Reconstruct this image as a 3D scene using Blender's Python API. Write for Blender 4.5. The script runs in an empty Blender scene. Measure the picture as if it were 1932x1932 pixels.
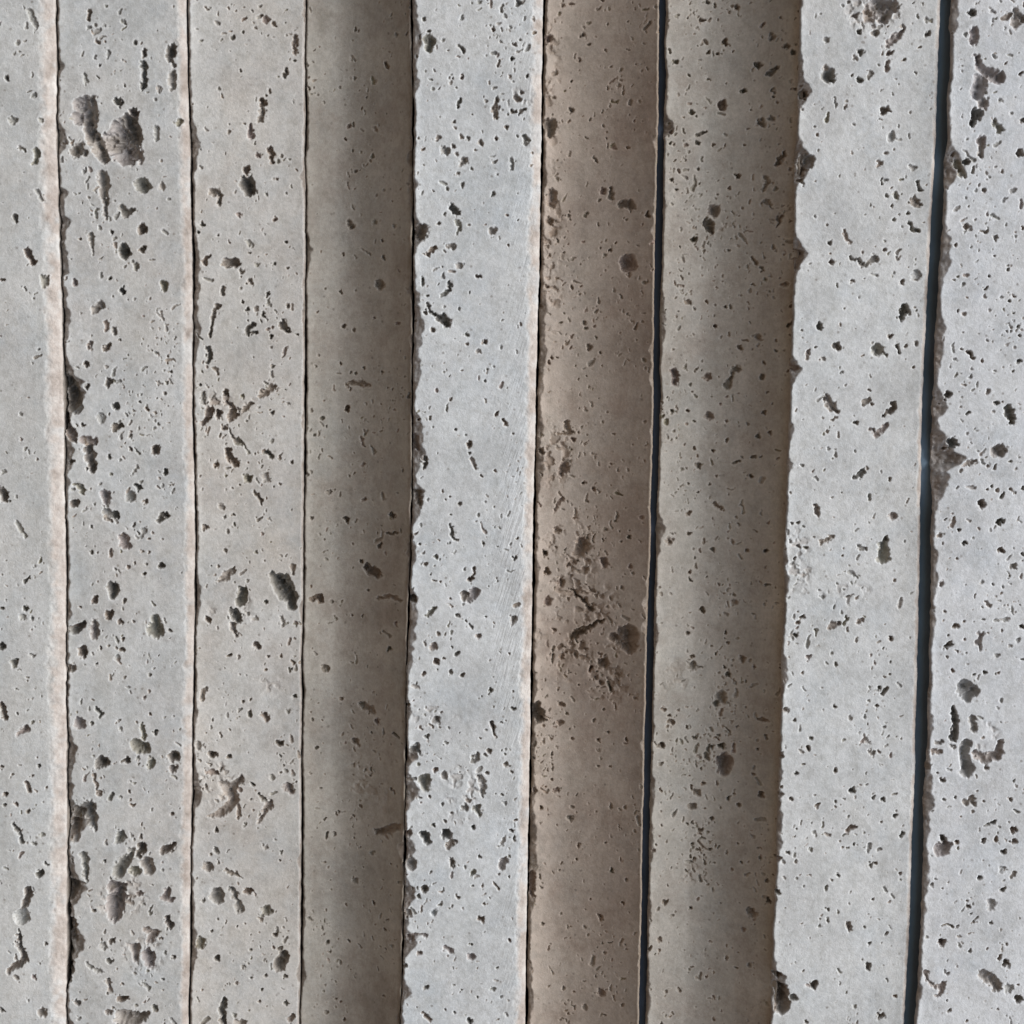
import bpy, math, random, numpy as np
from mathutils import Matrix, Vector
S = bpy.context.scene
COL = S.collection

# ------------------------------------------------------------------ camera
# picture frame P=(right, up, towards viewer) in metres; world = (-up, -towards, right + Z0)
Z0 = 0.165
DIST, TILT = 0.60, math.radians(6.7)
FRAME = 0.272                                    # metres seen across the frame
TH = FRAME / 2 / DIST
FWD = np.array([0, -math.sin(TILT), -math.cos(TILT)])
UPV = np.array([0, math.cos(TILT), -math.sin(TILT)])
CAMP = -FWD * DIST
def W(p): return Vector((-p[1], -p[2], p[0] + Z0))
cam_d = bpy.data.cameras.new('camera'); cam = bpy.data.objects.new('camera', cam_d); COL.objects.link(cam)
S.camera = cam
cam_d.sensor_width = 36; cam_d.sensor_fit = 'HORIZONTAL'; cam_d.lens = 18 / TH
cam_d.clip_start = 0.01; cam_d.clip_end = 200
def D(v): return Vector((-v[1], -v[2], v[0]))
r, u, b = D((1, 0, 0)), D(UPV), D(-FWD)
m = Matrix(((r.x, u.x, b.x), (r.y, u.y, b.y), (r.z, u.z, b.z))).to_4x4()
m.translation = W(CAMP)
cam.matrix_world = m

# ------------------------------------------------------------------ sky, sun, exposure
SUN_EL, SUN_SIDE = math.radians(57), math.radians(20)  # height above horizon; swing towards the picture's top
w = bpy.data.worlds.new('World'); S.world = w; w.use_nodes = True
nt = w.node_tree; bg = nt.nodes['Background']
sky = nt.nodes.new('ShaderNodeTexSky'); sky.sky_type = 'NISHITA'; sky.sun_disc = False
sky.sun_elevation = SUN_EL
sky.air_density = 1.0; sky.dust_density = 2.0; sky.ozone_density = 1.0
bg.inputs['Strength'].default_value = 0.05
nt.links.new(sky.outputs[0], bg.inputs['Color'])
# direction to the sun: up * sin(el) ; horizontal: mostly towards the viewer (-Y), swung to picture top (-X)
sd = Vector((-math.cos(SUN_EL) * math.sin(SUN_SIDE), -math.cos(SUN_EL) * math.cos(SUN_SIDE), math.sin(SUN_EL)))
sky.sun_rotation = math.atan2(sd.x, sd.y)
sun_d = bpy.data.lights.new('sun', 'SUN'); sun_d.energy = 2.0; sun_d.angle = math.radians(52); sun_d.color = (1.0, 0.995, 0.985)
sun = bpy.data.objects.new('sun', sun_d); COL.objects.link(sun)
sun.rotation_euler = sd.to_track_quat('Z', 'Y').to_euler()
sun.location = (0, -1, 2)
S.view_settings.view_transform = 'Standard'; S.view_settings.look = 'None'
S.view_settings.gamma = 1; S.view_settings.use_curve_mapping = False
S.view_settings.exposure = 1.2

# ------------------------------------------------------------------ noise
_rng = np.random.RandomState(7)
_T = _rng.rand(512, 512).astype(np.float32)
def vn(x, y, seed=0):
    x = x + seed * 17.31; y = y + seed * 9.73
    xi = np.floor(x).astype(np.int64); yi = np.floor(y).astype(np.int64)
    fx = (x - xi).astype(np.float32); fy = (y - yi).astype(np.float32)
    fx = fx * fx * (3 - 2 * fx); fy = fy * fy * (3 - 2 * fy)
    a = _T[xi & 511, yi & 511]; b = _T[(xi + 1) & 511, yi & 511]
    c = _T[xi & 511, (yi + 1) & 511]; d = _T[(xi + 1) & 511, (yi + 1) & 511]
    return (a * (1 - fx) + b * fx) * (1 - fy) + (c * (1 - fx) + d * fx) * fy
def fbm(x, y, s, octs=3, seed=0, g=0.5):
    v = 0; amp = 1; tot = 0
    for k in range(octs):
        v = v + amp * vn(x / s * 2 ** k, y / s * 2 ** k, seed + k * 3); tot += amp; amp *= g
    return v / tot            # 0..1
def sm(a, b, x):
    t = np.clip((x - a) / (b - a), 0, 1); return t * t * (3 - 2 * t)

# ------------------------------------------------------------------ measurements from the photograph (1932 px grid)
YS = np.array([0, 250, 500, 750, 1000, 1250, 1500, 1750, 1932.])
SEAM = {
 'AB': [104, 107, 113, 120, 123, 125, 126, 126, 124],
 'BC': [351, 358, 364, 363, 369, 366, 361, 359, 356],
 'CD': [577, 576, 577, 575, 573, 570, 569, 568, 566],
 'DE': [778, 781, 780, 780, 778, 768, 766, 762, 757],
 'EF': [1027, 1023, 1019, 1013, 1008, 1004, 1000, 995, 993],
 'FG': [1250, 1248, 1242, 1240, 1234, 1226, 1221, 1216, 1212],
 'GH': [1508, 1503, 1499, 1491, 1482, 1475, 1470, 1460, 1455],
 'HI': [1786, 1778, 1765, 1752, 1749, 1743, 1736, 1728, 1717],
}
def unproject(x, y, h):
    """pixel (1932 grid) -> (px, py) in mm on the plane h mm towards the viewer"""
    x = np.asarray(x, float); y = np.asarray(y, float)
    a = (x - 966) / 966 * TH; c = (966 - y) / 966 * TH
    dy = FWD[1] + c * UPV[1]; dz = FWD[2] + c * UPV[2]
    t = (h / 1000 - CAMP[2]) / dz
    return (t * a) * 1000, (CAMP[1] + t * dy) * 1000

PY0, PY1, STEP = -168.0, 166.0, 0.2
rows = np.arange(PY0, PY1 + .01, STEP)
def seam_line(key, h, off):
    xs, ys = [], []
    c = np.array(SEAM[key]) + off
    X, Y = unproject(c, YS, h)
    o = np.argsort(Y); X, Y = X[o], Y[o]
    s0 = (X[1] - X[0]) / (Y[1] - Y[0]); s1 = (X[-1] - X[-2]) / (Y[-1] - Y[-2])
    sl = (X[-1] - X[0]) / (Y[-1] - Y[0])
    v = np.interp(rows, Y, X)
    v = np.where(rows < Y[0], X[0] + (rows - Y[0]) * sl, v)
    v = np.where(rows > Y[-1], X[-1] + (rows - Y[-1]) * sl, v)
    k = np.ones(61) / 61
    return np.convolve(np.pad(v, 30, mode='edge'), k, 'valid')

# pores read off the photograph: tile -> entries 'class x,y,r x,y,r ...' in 1932/900 px units of a 900 px source tile
TILES = {
(0, 0): """k 505,75,14 498,105,12;g 507,152,12;g 543,145,10;g 598,150,8;g 707,125,14;k 768,245,10;g 540,328,12;g 617,300,18 612,335,10;k 572,372,8;k 712,490,9;k 825,300,18 825,330,12;k 822,370,18 826,420,18 822,490,22;k 980,290,32 960,340,14 990,380,14;b 985,420,22 988,490,24;g 912,495,14 900,520,10;g 890,565,10;g 480,435,14 490,460,12;p 470,600,48 500,650,56 450,670,42;p 520,575,30 530,650,35;k 500,690,36 520,760,38 560,830,40 590,900,32;p 700,780,96 650,810,70 720,860,78;k 735,700,48 765,790,44;p 600,830,40 650,820,50;k 765,640,28 735,630,15;p 790,870,30 800,930,10;k 665,565,18 683,600,14;k 430,870,30;b 455,840,30 490,880,15;g 480,975,18;b 585,1000,30 590,1040,35 590,1110,25 600,1180,18 602,1240,14;o 815,1060,45;g 925,1065,22;g 890,730,18 895,800,14;b 690,1190,20 720,1215,28 760,1200,15;g 548,1200,12 545,1240,12;k 815,1305,28 800,1320,20;k 635,1325,14;k 455,1365,10;g 657,1360,10;b 517,1345,16 525,1400,12 527,1450,6;k 708,1432,40;k 812,1425,20;o 780,1520,22;k 625,1592,14;k 698,1660,22;o 930,1620,24 940,1640,22;b 425,1610,18;o 250,1590,22 250,1620,20;p 570,1745,30 545,1770,22 530,1790,10;k 150,1420,14 170,1460,18 190,1490,22;k 8,1595,12;g 192,1705,10;b 605,1840,14 600,1880,12;b 650,1890,24;k 80,1235,16 92,1260,12;g 75,690,25;k 35,445,16;g 95,245,14;g 205,150,20 170,60,14;o 215,875,26 195,920,18;g 195,548,14;g 210,1090,18 238,1140,14;g 232,690,14;g 1147,235,10;k 1327,220,12;g 1277,190,8;k 1370,400,10;g 1247,505,12;k 1535,515,11;k 1515,548,9;k 1630,405,16 1615,435,14;g 1470,100,12;b 1515,115,20;k 1557,140,16;g 1460,160,10;g 1490,190,6;g 1530,200,7;b 1685,215,22 1682,260,18 1675,310,8;k 1493,588,22;b 1495,630,18 1490,685,20;p 1422,720,16 1432,780,20;b 1475,885,16;k 1538,840,12 1548,880,20 1552,925,14;g 1605,890,12;g 1655,910,8;k 1405,1040,40 1430,1090,30;k 1410,970,22;b 1210,1090,25 1255,1110,18 1250,1165,14;b 1365,1225,14;k 1572,1245,14;k 1577,1018,8;g 1520,1110,12;g 1665,1060,10;g 1632,1105,9;k 1150,1280,12;k 1130,1330,12;k 1243,1340,9;k 1632,1380,10;g 1415,1390,14;k 1420,1448,8;k 1290,1500,25 1340,1500,22 1355,1475,12;b 1380,1550,16;k 1160,1500,14 1190,1465,10;g 1460,1505,14;k 1560,1505,11;k 1640,1530,12;b 1427,1615,18;k 1532,1680,16;k 1275,1640,14 1270,1680,14;k 1240,1740,14 1215,1790,10 1212,1850,10 1205,1910,12;k 1383,1718,10;k 1412,1770,12;k 1500,1800,16;k 1640,1745,12;k 1435,1850,18 1400,1900,12 1470,1900,10;k 1610,1855,24 1640,1880,14;k 1550,1922,14;k 1700,1905,10;s 1840,80,45 1830,130,30 1845,200,14;o 1020,700,20""",
(0, 900): """b 510,40,16 525,20,12;k 600,60,16 625,20,10;k 492,152,20;k 620,245,24;k 490,277,16;g 438,165,10;b 390,230,28 415,310,45 425,390,45;k 375,440,20 385,500,25 410,550,28 430,580,15;p 480,585,25 530,590,25;k 505,630,28 515,690,30 525,750,24;k 405,700,18;k 472,495,16;g 575,450,22 570,480,14;k 668,385,24;k 660,510,22 690,495,18;g 735,430,7;k 738,555,12;k 745,628,12;k 793,360,9;k 840,400,14;k 895,345,9;g 882,515,12;k 980,192,12;k 948,248,8;k 955,100,9;g 892,85,12;k 887,640,28;k 945,762,18;g 778,740,14 750,775,8;k 785,848,20;k 625,675,14;g 680,695,8;g 570,822,12;o 430,830,14 460,850,20 480,885,12;k 428,940,26;p 600,895,28 605,930,24;b 740,905,28;k 830,932,14;b 610,1000,30;k 655,1010,25;k 940,1005,22 890,1040,10;k 515,1068,11;k 760,1065,12;g 820,1100,20 790,1140,14;p 700,1130,22 720,1180,26 680,1180,12;k 527,1222,11;p 632,1215,14 630,1245,14;k 808,1215,9;k 852,1215,9;k 848,1148,8;g 922,1150,8;k 920,1295,18;k 730,1305,10;k 768,1285,9;k 828,1282,9;g 655,1315,12;k 822,1345,12;k 643,1425,36 640,1470,20;k 540,1490,20;k 703,1497,12;k 455,1535,9;k 620,1580,24;k 683,1615,16;b 535,1610,14 540,1680,34;k 430,1660,30 470,1635,20;o 888,1590,22 888,1660,50;k 970,1670,14;k 760,1615,10;k 470,1770,20 475,1800,26;k 703,1715,12;k 697,1775,16;g 665,1820,14;k 550,1860,9;b 410,1880,28;k 575,1770,10;k 15,880,30 25,915,20;k 210,685,8;g 118,435,14;g 20,760,14;g 100,1060,18 140,1130,12;g 200,1300,8;k 12,1540,14;k 142,1540,14;g 130,1590,18;k 178,1600,12;k 10,1755,20;o 85,1850,24;g 175,1810,16;k 685,12,8;g 215,60,10;k 1190,60,20 1190,130,16;b 1225,170,12 1240,205,10;k 1287,312,16;k 1200,410,18 1185,450,22 1160,480,14;k 1245,432,22;k 1305,370,16 1325,410,20 1310,455,20 1350,430,15;b 1395,400,20 1430,375,14;b 1480,330,16 1540,290,24 1570,265,14;o 1380,330,12;k 1280,517,16;b 1155,310,12 1158,370,14;k 1555,155,13;k 1552,427,13;g 1475,395,8;g 1637,375,12;g 1445,103,10;b 1630,60,14 1605,100,8;o 1350,580,22 1390,610,10 1420,655,8;k 1300,640,20 1310,685,22 1340,715,20;o 1285,780,12;k 1235,718,16;o 1415,800,28;k 1450,880,12 1480,915,12 1495,945,8;g 1510,780,20 1535,810,10;k 1520,650,18 1550,670,14;k 1600,672,10;g 1550,590,12;k 1597,825,9;k 1362,835,8;k 1455,658,7;g 1270,960,16;k 1327,1003,12;k 1175,1080,14;g 1305,1105,14;g 1465,1220,12;k 1503,1267,7;b 1280,1205,14;b 1240,1305,12;b 1320,1320,20 1290,1355,20 1250,1380,12;g 1415,1388,12;k 1555,1350,20 1600,1400,55 1650,1470,45 1665,1520,30;b 1675,1310,18 1675,1345,12;k 1385,1440,28 1370,1500,28;k 1330,1560,24 1360,1600,26;p 1330,1640,26 1350,1700,10;g 1405,1570,12;g 1460,1595,18;k 1520,1510,12;k 1183,1605,20;b 1605,1595,14 1615,1640,10;k 1467,1755,22;k 1302,1805,14;g 1360,1820,14;k 1530,1812,10;k 1600,1812,9;k 1520,1890,9;k 1665,1885,10;k 1680,1715,6;k 1838,458,12;g 1880,880,14;k 1780,1025,10;k 1820,1490,25 1770,1482,8;g 1890,1500,12;b 1855,1880,24;g 1815,95,8""",
(0, 1822): """g 730,10,10;b 820,70,14;p 455,215,36;k 565,140,16 575,170,12;k 532,215,12;k 860,165,9;g 680,195,10;g 685,255,14;k 890,270,16;o 815,230,14 825,290,18;o 780,340,38 820,360,38;g 785,415,14;o 865,430,22 850,460,22;k 585,440,38 560,460,22;b 535,510,12 550,570,10 568,630,12;k 725,425,20 695,430,10;k 985,410,32;b 985,480,28;k 740,610,10;k 755,682,12;g 690,640,12;g 745,550,10;k 985,728,14;g 870,712,8;b 440,730,35 500,710,50 520,760,35 540,830,12;b 430,800,35 430,880,22;o 475,960,20 490,1040,22 490,1110,14;b 415,1150,40 400,1200,30;k 385,1260,18 385,1400,25;k 380,1500,22 390,1620,28 370,1720,20;b 410,1350,25 415,1450,25;o 690,860,30 670,890,20;k 810,930,28 790,965,18;g 750,940,25;o 740,970,20 700,1020,40 680,1070,35;b 835,1020,40 850,1050,35;o 770,1060,30;p 640,1150,35 690,1160,35 660,1240,55 650,1310,40;k 590,1003,14;k 960,935,28 930,950,24 990,905,14;g 600,900,12;g 925,1050,10;p 803,1190,20;p 960,1180,26 930,1220,16 990,1220,14;k 533,1285,12;g 825,1250,10;k 950,1330,20 970,1370,26;b 830,1390,16 880,1410,24 850,1450,20;b 770,1500,30 770,1560,22;p 850,1540,40 855,1590,22;k 920,1440,10;k 642,1455,20;g 590,1490,20;k 628,1570,16;g 940,1530,14;k 990,1555,14;g 500,1590,12 530,1610,14 570,1635,16;g 765,1650,14;k 925,1680,10;b 620,1690,18 625,1740,18;k 700,1700,10;g 820,1695,12 850,1730,14;k 690,1790,24 720,1780,15;k 443,1805,16;o 883,1845,22;b 620,1865,20;b 700,1900,50 780,1900,45 830,1880,20;g 455,1900,14;g 775,1830,16;g 95,20,12;k 30,180,20 15,100,12;k 95,160,9;g 155,140,7;b 150,250,26 110,270,14;k 10,470,16;k 70,512,10;k 180,518,9;k 220,460,12;k 205,410,8;k 150,555,14 170,605,14;k 30,620,18;k 88,680,12;k 28,685,12;k 160,715,12;k 85,795,14 110,840,10 125,890,12;g 190,900,14;g 240,855,14;k 262,1018,12;k 228,1070,24;k 165,1180,28 150,1230,20 130,1270,14;l 125,1320,45;k 105,1430,18 115,1490,14 145,1560,25 90,1600,24 50,1630,18;p 197,1668,14;b 240,1870,30;g 165,1805,10;k 5,1850,16;k 255,1470,10;b 1170,20,14 1150,80,14;k 1380,92,9;k 1422,155,8;k 1428,80,10;k 1503,165,14 1525,195,16;k 1683,65,15;g 1645,150,12;g 1200,240,8;k 1210,395,24;k 1305,412,13;g 1135,345,25;k 1600,330,20;k 1597,405,8;b 1180,495,14 1235,500,16;b 1260,550,20 1310,600,35 1380,530,20;b 1310,600,35 1330,660,30 1260,730,28 1190,750,10;k 1440,565,15;b 1360,680,12 1365,750,10;p 1645,580,28 1665,610,18;k 1475,620,8 1510,650,10;p 1535,680,26 1510,730,16 1480,780,8;k 1238,825,11;g 1550,520,18;k 1603,500,8;k 1690,550,7;b 1235,940,16;b 1190,1035,30;k 1250,1015,9;b 1290,1055,14 1340,1080,16 1375,1100,8;k 1597,1000,9;g 1515,930,14;g 1605,945,14;p 1240,1200,45;b 1320,1165,18 1350,1220,18 1370,1280,25;k 1418,1175,22;o 1520,1285,30;b 1160,1220,14;k 1282,1358,7;k 1352,1372,7;k 1210,1398,10;o 1145,1460,26 1140,1490,22;k 1235,1555,20;k 1575,1425,16;k 1620,1550,35 1595,1600,35;k 1625,1665,12;k 1437,1665,11;k 1515,1650,12;g 1385,1610,14;k 1280,1800,20 1270,1870,22 1275,1925,18;k 1633,1812,12;g 1340,1880,16;p 1380,1925,25;k 1810,360,10;k 1870,1465,13;g 1770,1330,14;g 1780,190,8;b 1915,730,12;b 1905,850,14;g 1850,1010,10""",
(900, 0): """g 5,505,10;b 65,715,16;k 45,795,9;b 70,1290,22;b 65,1265,16;g 210,1268,18;k 262,1370,12;g 320,1290,12;k 265,1470,12;p 240,1620,30;k 15,1668,8;g 95,1660,7;k 25,1455,8;b 205,1815,12;b 350,1838,12;k 25,1865,14;b 90,1880,14;g 340,220,14;g 315,105,8;k 490,110,10;k 516,183,10;o 520,240,38 515,280,25;g 593,230,10;g 623,287,9;g 705,105,12;k 882,160,14;g 922,235,10;k 1005,258,10;k 990,340,15;g 838,320,7;g 780,210,6;g 858,210,6;k 703,440,12;k 650,450,8;g 535,510,8;k 1022,15,16;g 798,14,16;g 1120,110,14;k 1117,185,7;k 1078,430,11;k 690,565,12 682,605,12;k 905,570,14 885,620,14 900,670,14;g 890,500,14;g 845,580,10;b 1020,560,22;k 1050,525,10;k 993,632,15;k 1040,638,14 1070,628,10;b 655,690,14;k 968,720,13;k 905,790,14;b 565,790,14;b 700,780,12;b 740,797,14;b 805,815,18;b 610,860,24;k 660,835,16;b 675,875,16;b 720,920,26 700,935,18;b 680,990,12;b 705,1050,16;k 775,858,7;k 765,960,7;b 1072,808,18;b 1100,875,9;b 1098,940,8;g 890,920,14;g 985,910,14 990,960,10;g 908,998,10;k 480,850,9;g 480,1100,12;k 545,1087,7;k 618,1085,8;k 877,1112,13;k 640,1175,16 665,1210,22;o 680,1260,12 690,1300,14 680,1335,10;k 605,1225,10;k 573,1275,12;b 877,1315,22;k 960,1222,7;k 1028,1253,7;k 970,1395,8;k 540,1415,14 515,1445,14;b 660,1410,16 620,1405,8;b 460,1330,40 470,1300,30;g 690,1515,16;k 480,1590,12 488,1620,12;k 505,1685,11;k 628,1600,10 632,1650,12 590,1690,7;k 800,1575,14;k 500,1740,8 540,1790,12 590,1820,26 620,1850,24;k 495,1780,12;k 538,1880,14;g 690,1770,12;g 603,1750,8;o 735,1915,16;g 440,1830,10;b 455,795,10;b 1275,30,14;b 1325,30,14;b 1390,208,18;b 1425,255,10;k 1513,293,9;b 1375,340,12;k 1645,140,6;k 1335,463,9;b 1325,635,20;g 1590,500,8;g 1555,580,7;k 1527,793,7;k 1645,850,7;b 1565,850,10;b 1465,910,14;b 1500,1090,20;b 1545,1080,14 1550,1130,16;b 1600,1170,22 1650,1170,30 1670,1190,12;k 1745,1225,16;g 1410,1230,12;g 1315,1235,10;k 1575,1385,8;k 1540,1435,12;k 1490,1410,7;p 1645,1500,50;b 1650,1565,14;b 1750,1600,10;b 1400,1840,12;g 1375,1680,6;b 1205,715,40 1210,770,25;b 1240,420,12;b 1215,1100,30 1220,1170,22;b 1200,220,24;b 1210,1260,25;k 1920,355,12;k 1895,1030,9;k 1920,1085,10;b 1900,760,14""",
(900, 900): """k 8,148,10;k 152,165,10;k 70,190,7;k 100,200,8;k 265,185,8;b 50,262,14 110,250,18 180,262,12;k 60,290,8;g 390,100,8;k 50,400,18;b 130,560,12 150,600,10;g 65,780,9;b 155,910,14;k 320,985,20;k 47,1035,18;k 290,1088,8 350,1082,8;k 135,1262,12;k 170,1300,24 230,1320,26;b 230,1455,12 300,1440,14 370,1445,14;g 20,1500,9;k 75,1575,7;k 135,1572,7;b 345,1590,12;k 300,1735,16;k 290,270,6;g 345,855,8;k 835,15,18;k 700,177,8;k 847,177,8;g 602,190,7;k 838,245,10;g 800,75,12;k 638,345,9;g 515,395,8;g 540,500,7;k 460,465,10;k 900,432,12;k 940,460,10 960,490,12;k 990,543,8;k 666,525,9;g 720,548,8;k 745,600,16;k 750,650,12;b 765,690,14 785,740,12;k 820,785,10;k 888,755,9;k 492,690,14 486,735,12;k 690,947,12;k 597,870,8;k 632,902,7;k 603,918,6;g 835,930,9;k 885,960,6;g 800,1000,10;g 780,1045,7;k 645,1008,7;k 640,1060,10 645,1110,12 660,1145,10;k 680,1150,8;k 630,1165,8;k 827,1170,11;k 560,1245,12;k 495,1285,12;k 1010,1250,12;k 1020,1140,10;k 464,1178,10;k 780,1305,9 765,1350,8 750,1378,18;g 900,1388,8;g 855,1415,7;k 545,1380,7;k 575,1390,7;k 525,1345,5;k 720,1470,28;p 780,1450,28 740,1485,20;k 632,1485,7;k 424,1478,22;o 500,1580,14 550,1545,16;k 683,1580,12;k 730,1610,8;k 835,1595,9;k 800,1700,14;p 995,1610,26;b 540,1760,22;k 555,1840,22;k 645,1765,8;k 680,1800,14;k 603,1828,8;k 975,1795,8;k 478,1915,12;k 640,1905,14;k 705,1925,12;g 865,1838,7;b 450,880,25 460,940,20;b 430,620,25 440,560,20;b 1430,50,18;k 1490,78,9;k 1215,105,10;k 1375,393,5;k 1480,333,4;b 1155,645,22;b 1300,480,20 1330,540,14 1260,540,14;b 1290,730,30 1270,780,20;k 1395,820,12;k 1450,852,11;g 1480,865,8;b 1275,910,16 1230,980,10;b 1415,925,12;k 1572,1028,9;k 1598,1083,7;k 1652,1072,7;b 1250,1095,22;b 1395,1170,42 1370,1210,35;p 1515,1262,28 1540,1268,10;b 1310,1285,22;b 1400,1310,18;k 1190,1325,20;b 1260,1390,22;k 1330,1430,12 1380,1470,12 1440,1530,18;b 1610,1400,12;b 1655,1270,12;k 1330,1700,18 1380,1660,22 1430,1630,16 1500,1590,14;p 1640,1660,60 1650,1730,35 1560,1680,25;b 1500,1830,35;k 1175,1230,20;b 1190,1500,25;b 1230,1660,14;b 1590,1890,14;p 1920,190,26 1920,250,24;k 1910,410,14;b 1890,1160,20;g 1900,1110,10;g 1875,340,10""",
(900, 1822): """b 130,100,20 190,120,26;k 140,105,16;p 230,170,20;k 330,225,10 360,235,8;b 100,310,25;k 15,75,8;k 160,465,9;k 195,492,9;k 318,533,9;k 5,718,8;p 230,800,20 300,770,28 350,740,24;g 100,1100,22;k 205,1200,12;k 280,1330,10;k 270,1705,9;b 315,960,9;b 40,1240,10;g 200,920,14;k 205,1400,6;k 395,105,14;k 875,30,14;k 990,40,8;k 1000,130,12;k 588,148,9;b 560,200,26;b 465,245,12;k 505,300,14;k 870,220,20 885,260,12 892,300,6;k 810,298,8;k 925,212,7;k 883,118,5;k 600,342,5;b 785,400,18 765,435,12;k 862,375,12;k 840,400,10;k 935,370,7;k 950,395,8;b 955,455,18;k 990,497,10;k 845,505,12;b 800,520,22 825,570,20 815,630,12;b 720,700,20;o 790,700,26 800,740,14;b 740,660,14;k 765,808,18;b 600,515,22;k 553,487,14;k 725,470,5;k 690,490,5;o 490,550,42 500,590,20;o 455,450,12;b 440,360,30 460,380,18;k 520,638,12;k 460,635,9;k 587,680,8;k 638,722,8;k 605,770,9;k 543,800,12;k 490,860,28 500,885,20;k 610,850,34;p 650,890,22 630,920,18;k 1012,770,12;k 990,828,15;k 1003,872,12;k 895,620,5;k 925,620,9;g 945,670,10;b 415,1020,36;b 400,850,26;k 645,1010,18 655,1040,8;k 685,1030,5;k 725,1040,8;o 768,1072,18;k 808,980,11;p 945,1000,26 930,1030,22;k 910,1080,10;k 972,1095,9;k 490,1165,22;k 458,1205,12;k 585,1178,8;k 685,1208,11;k 820,1165,5;k 860,1208,6;k 830,1245,10;k 575,1258,9;k 645,1258,7;g 710,1272,7;l 540,1295,22;b 400,1300,24;k 815,1335,18;b 410,1440,22 450,1425,18 490,1428,14;k 752,1482,9;p 600,1490,14 635,1515,20;k 463,1527,13;p 757,1550,24;k 542,1573,5;k 905,1612,9;k 975,1450,12;k 495,1725,13;g 655,1710,10;g 695,1755,6;k 480,1870,8 520,1905,14;k 750,1915,20;k 610,1850,8;k 650,1615,6;b 385,1600,16;k 795,1780,7;k 1130,120,25 1140,180,35 1160,195,20;b 1275,105,20;b 1265,210,18;k 1632,262,11;k 1480,290,10;b 1330,300,12;b 1215,305,9;b 1535,240,12;k 1210,543,10;b 1240,585,16;b 1320,750,18;k 1155,692,12;k 1370,895,9;k 1353,980,10;k 1548,1020,12;g 1480,440,9;k 1515,868,7;k 1610,1185,9;b 1485,1290,18;k 1170,1362,9;b 1490,1710,24;b 1610,1760,12;b 1345,1735,7;b 1305,1860,8;b 1115,600,18;b 1105,1080,20 1105,1200,20;b 1590,770,5;b 1852,138,14;b 1885,165,14;b 1900,210,20;k 1838,345,20;b 1840,440,14;k 1815,905,10;b 1800,940,14;b 1875,1135,9;b 1830,1450,16;b 1828,1510,9;b 1860,1235,22;g 1870,1745,14;g 1900,1045,7;b 1835,715,7;k 1843,798,7""",
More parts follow.
